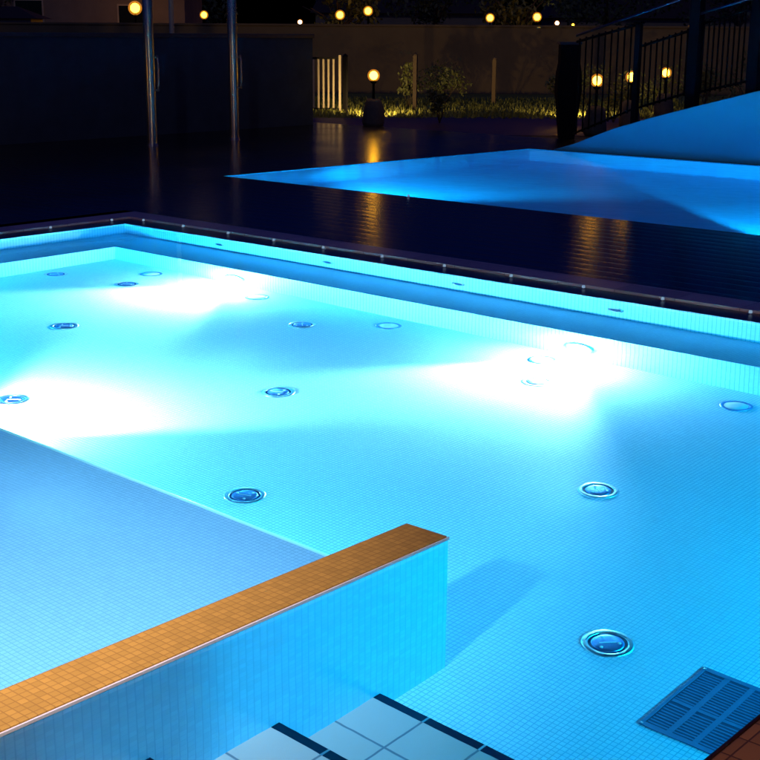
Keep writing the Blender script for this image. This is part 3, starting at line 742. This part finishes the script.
street('tiny lamp just left of the thick railing post', (-33.66, 61.37, 0), 2.66, .06, 'bulb_white')
street('tiny lamp just right of the thick railing post', (-32.98, 61.74, 0), 2.86, .07, 'bulb_white')
for k, (d, v, lab) in enumerate(((77, -2.9, 'orange lit bush below the close pair of street lamps'), (76.5, 5.7, 'orange lit bush below the right hand street lamp'))):
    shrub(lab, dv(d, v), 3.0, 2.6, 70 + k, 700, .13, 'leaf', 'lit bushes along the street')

# ------------------------------------------------------------------ lamp beside the stairs (outside the frame on the left)
t = thing('deck_lamp', 'post lamp standing on the deck beside the pool stairs', 'post lamp', (-2.80, .66, DZ))
b = MB(); b.lathe([(.09, 0), (.09, .02), (.035, .04), (.03, 4.24), (0, 4.26)], 16); b.build('post', M['iron'], t)
hm = Matrix.Translation((-.03, .08, 4.27)) @ Vector((-2.2, 1.95, -4.3)).to_track_quat('Z', 'Y').to_matrix().to_4x4()
b = MB(); b.lathe([(0, -.16), (.05, -.15), (.07, -.06), (.12, .06), (.113, .06), (.06, -.05), (0, -.06)], 20, hm); b.build('hood', M['iron'], t)
b = MB(); b.lathe([(.04, -.045), (.038, .0), (.02, .02), (0, .024)], 16, hm); b.build('bulb', emit('deck_lamp_bulb', (1.0, .8, .6), 6), t)
ld = bpy.data.lights.new('deck_lamp_light', 'SPOT'); ld.energy = 6200; ld.color = (1.0, .70, .76); ld.spot_size = math.radians(60); ld.spot_blend = 1.0
ld.shadow_soft_size = .10
lo = bpy.data.objects.new('deck_lamp_light', ld); COL.objects.link(lo); lo.parent = t; lo.matrix_local = hm @ Matrix.Translation((0, 0, .09)) @ Matrix.Rotation(PI, 4, 'X'); lo.visible_camera = False
ld.cycles.is_caustics_light = True
wtr.cycles.is_caustics_caster = True
for o in list(pool.children): o.cycles.is_caustics_receiver = True

t = thing('bollard_fill_lamp', 'low unseen bollard lamp added on the near deck to light the right coping', 'bollard lamp', (-.55, .05, DZ))  # lamp added out of view to brighten the right wall's coping
b = MB(); b.lathe([(.07, 0), (.07, .62), (.06, .63), (0, .63)], 16); b.build('post', M['iron'], t)
b = MB(); b.lathe([(.055, .632), (.06, .66), (.06, .74), (.05, .76), (0, .77)], 16); b.build('globe', emit('bollard_fill_glass', (1.0, .62, .28), 2200), t)

# ------------------------------------------------------------------ night sky and moon
w = bpy.data.worlds.new('World'); sc.world = w; w.use_nodes = True
nt = w.node_tree; nt.nodes.clear()
sky = nt.nodes.new('ShaderNodeTexSky'); sky.sky_type = 'NISHITA'; sky.sun_disc = False
sky.sun_elevation = math.radians(-1.0); sky.sun_rotation = math.radians(150)
bg = nt.nodes.new('ShaderNodeBackground'); bg.inputs[1].default_value = .12
sky.ozone_density = 8
out = nt.nodes.new('ShaderNodeOutputWorld')
tint = nt.nodes.new('ShaderNodeMix'); tint.data_type = 'RGBA'; tint.blend_type = 'MULTIPLY'; tint.inputs[0].default_value = 1
tint.inputs[7].default_value = (.05, 1.8, 2.6, 1)
nt.links.new(sky.outputs[0], tint.inputs[6]); nt.links.new(tint.outputs[2], bg.inputs[0]); nt.links.new(bg.outputs[0], out.inputs[0])
sd = bpy.data.lights.new('moon', 'SUN'); sd.energy = .10; sd.angle = math.radians(.5); sd.color = (.80, .80, 1)
so = bpy.data.objects.new('moon', sd); COL.objects.link(so); so.rotation_euler = (math.radians(50), 0, math.radians(40))

# ------------------------------------------------------------------ render settings
sc.view_settings.view_transform = 'Standard'; sc.view_settings.look = 'None'
sc.view_settings.exposure = 0; sc.view_settings.gamma = 1; sc.view_settings.use_curve_mapping = False
sc.render.engine = 'CYCLES'
c = sc.cycles
c.max_bounces = 16; c.diffuse_bounces = 9; c.glossy_bounces = 4; c.transmission_bounces = 8; c.transparent_max_bounces = 8
c.sample_clamp_indirect = 120; c.caustics_refractive = True; c.caustics_reflective = False; c.blur_glossy = .5
c.use_denoising = True
try: c.denoiser = 'OPENIMAGEDENOISE'
except Exception: pass
c.use_adaptive_sampling = True; c.adaptive_threshold = .02
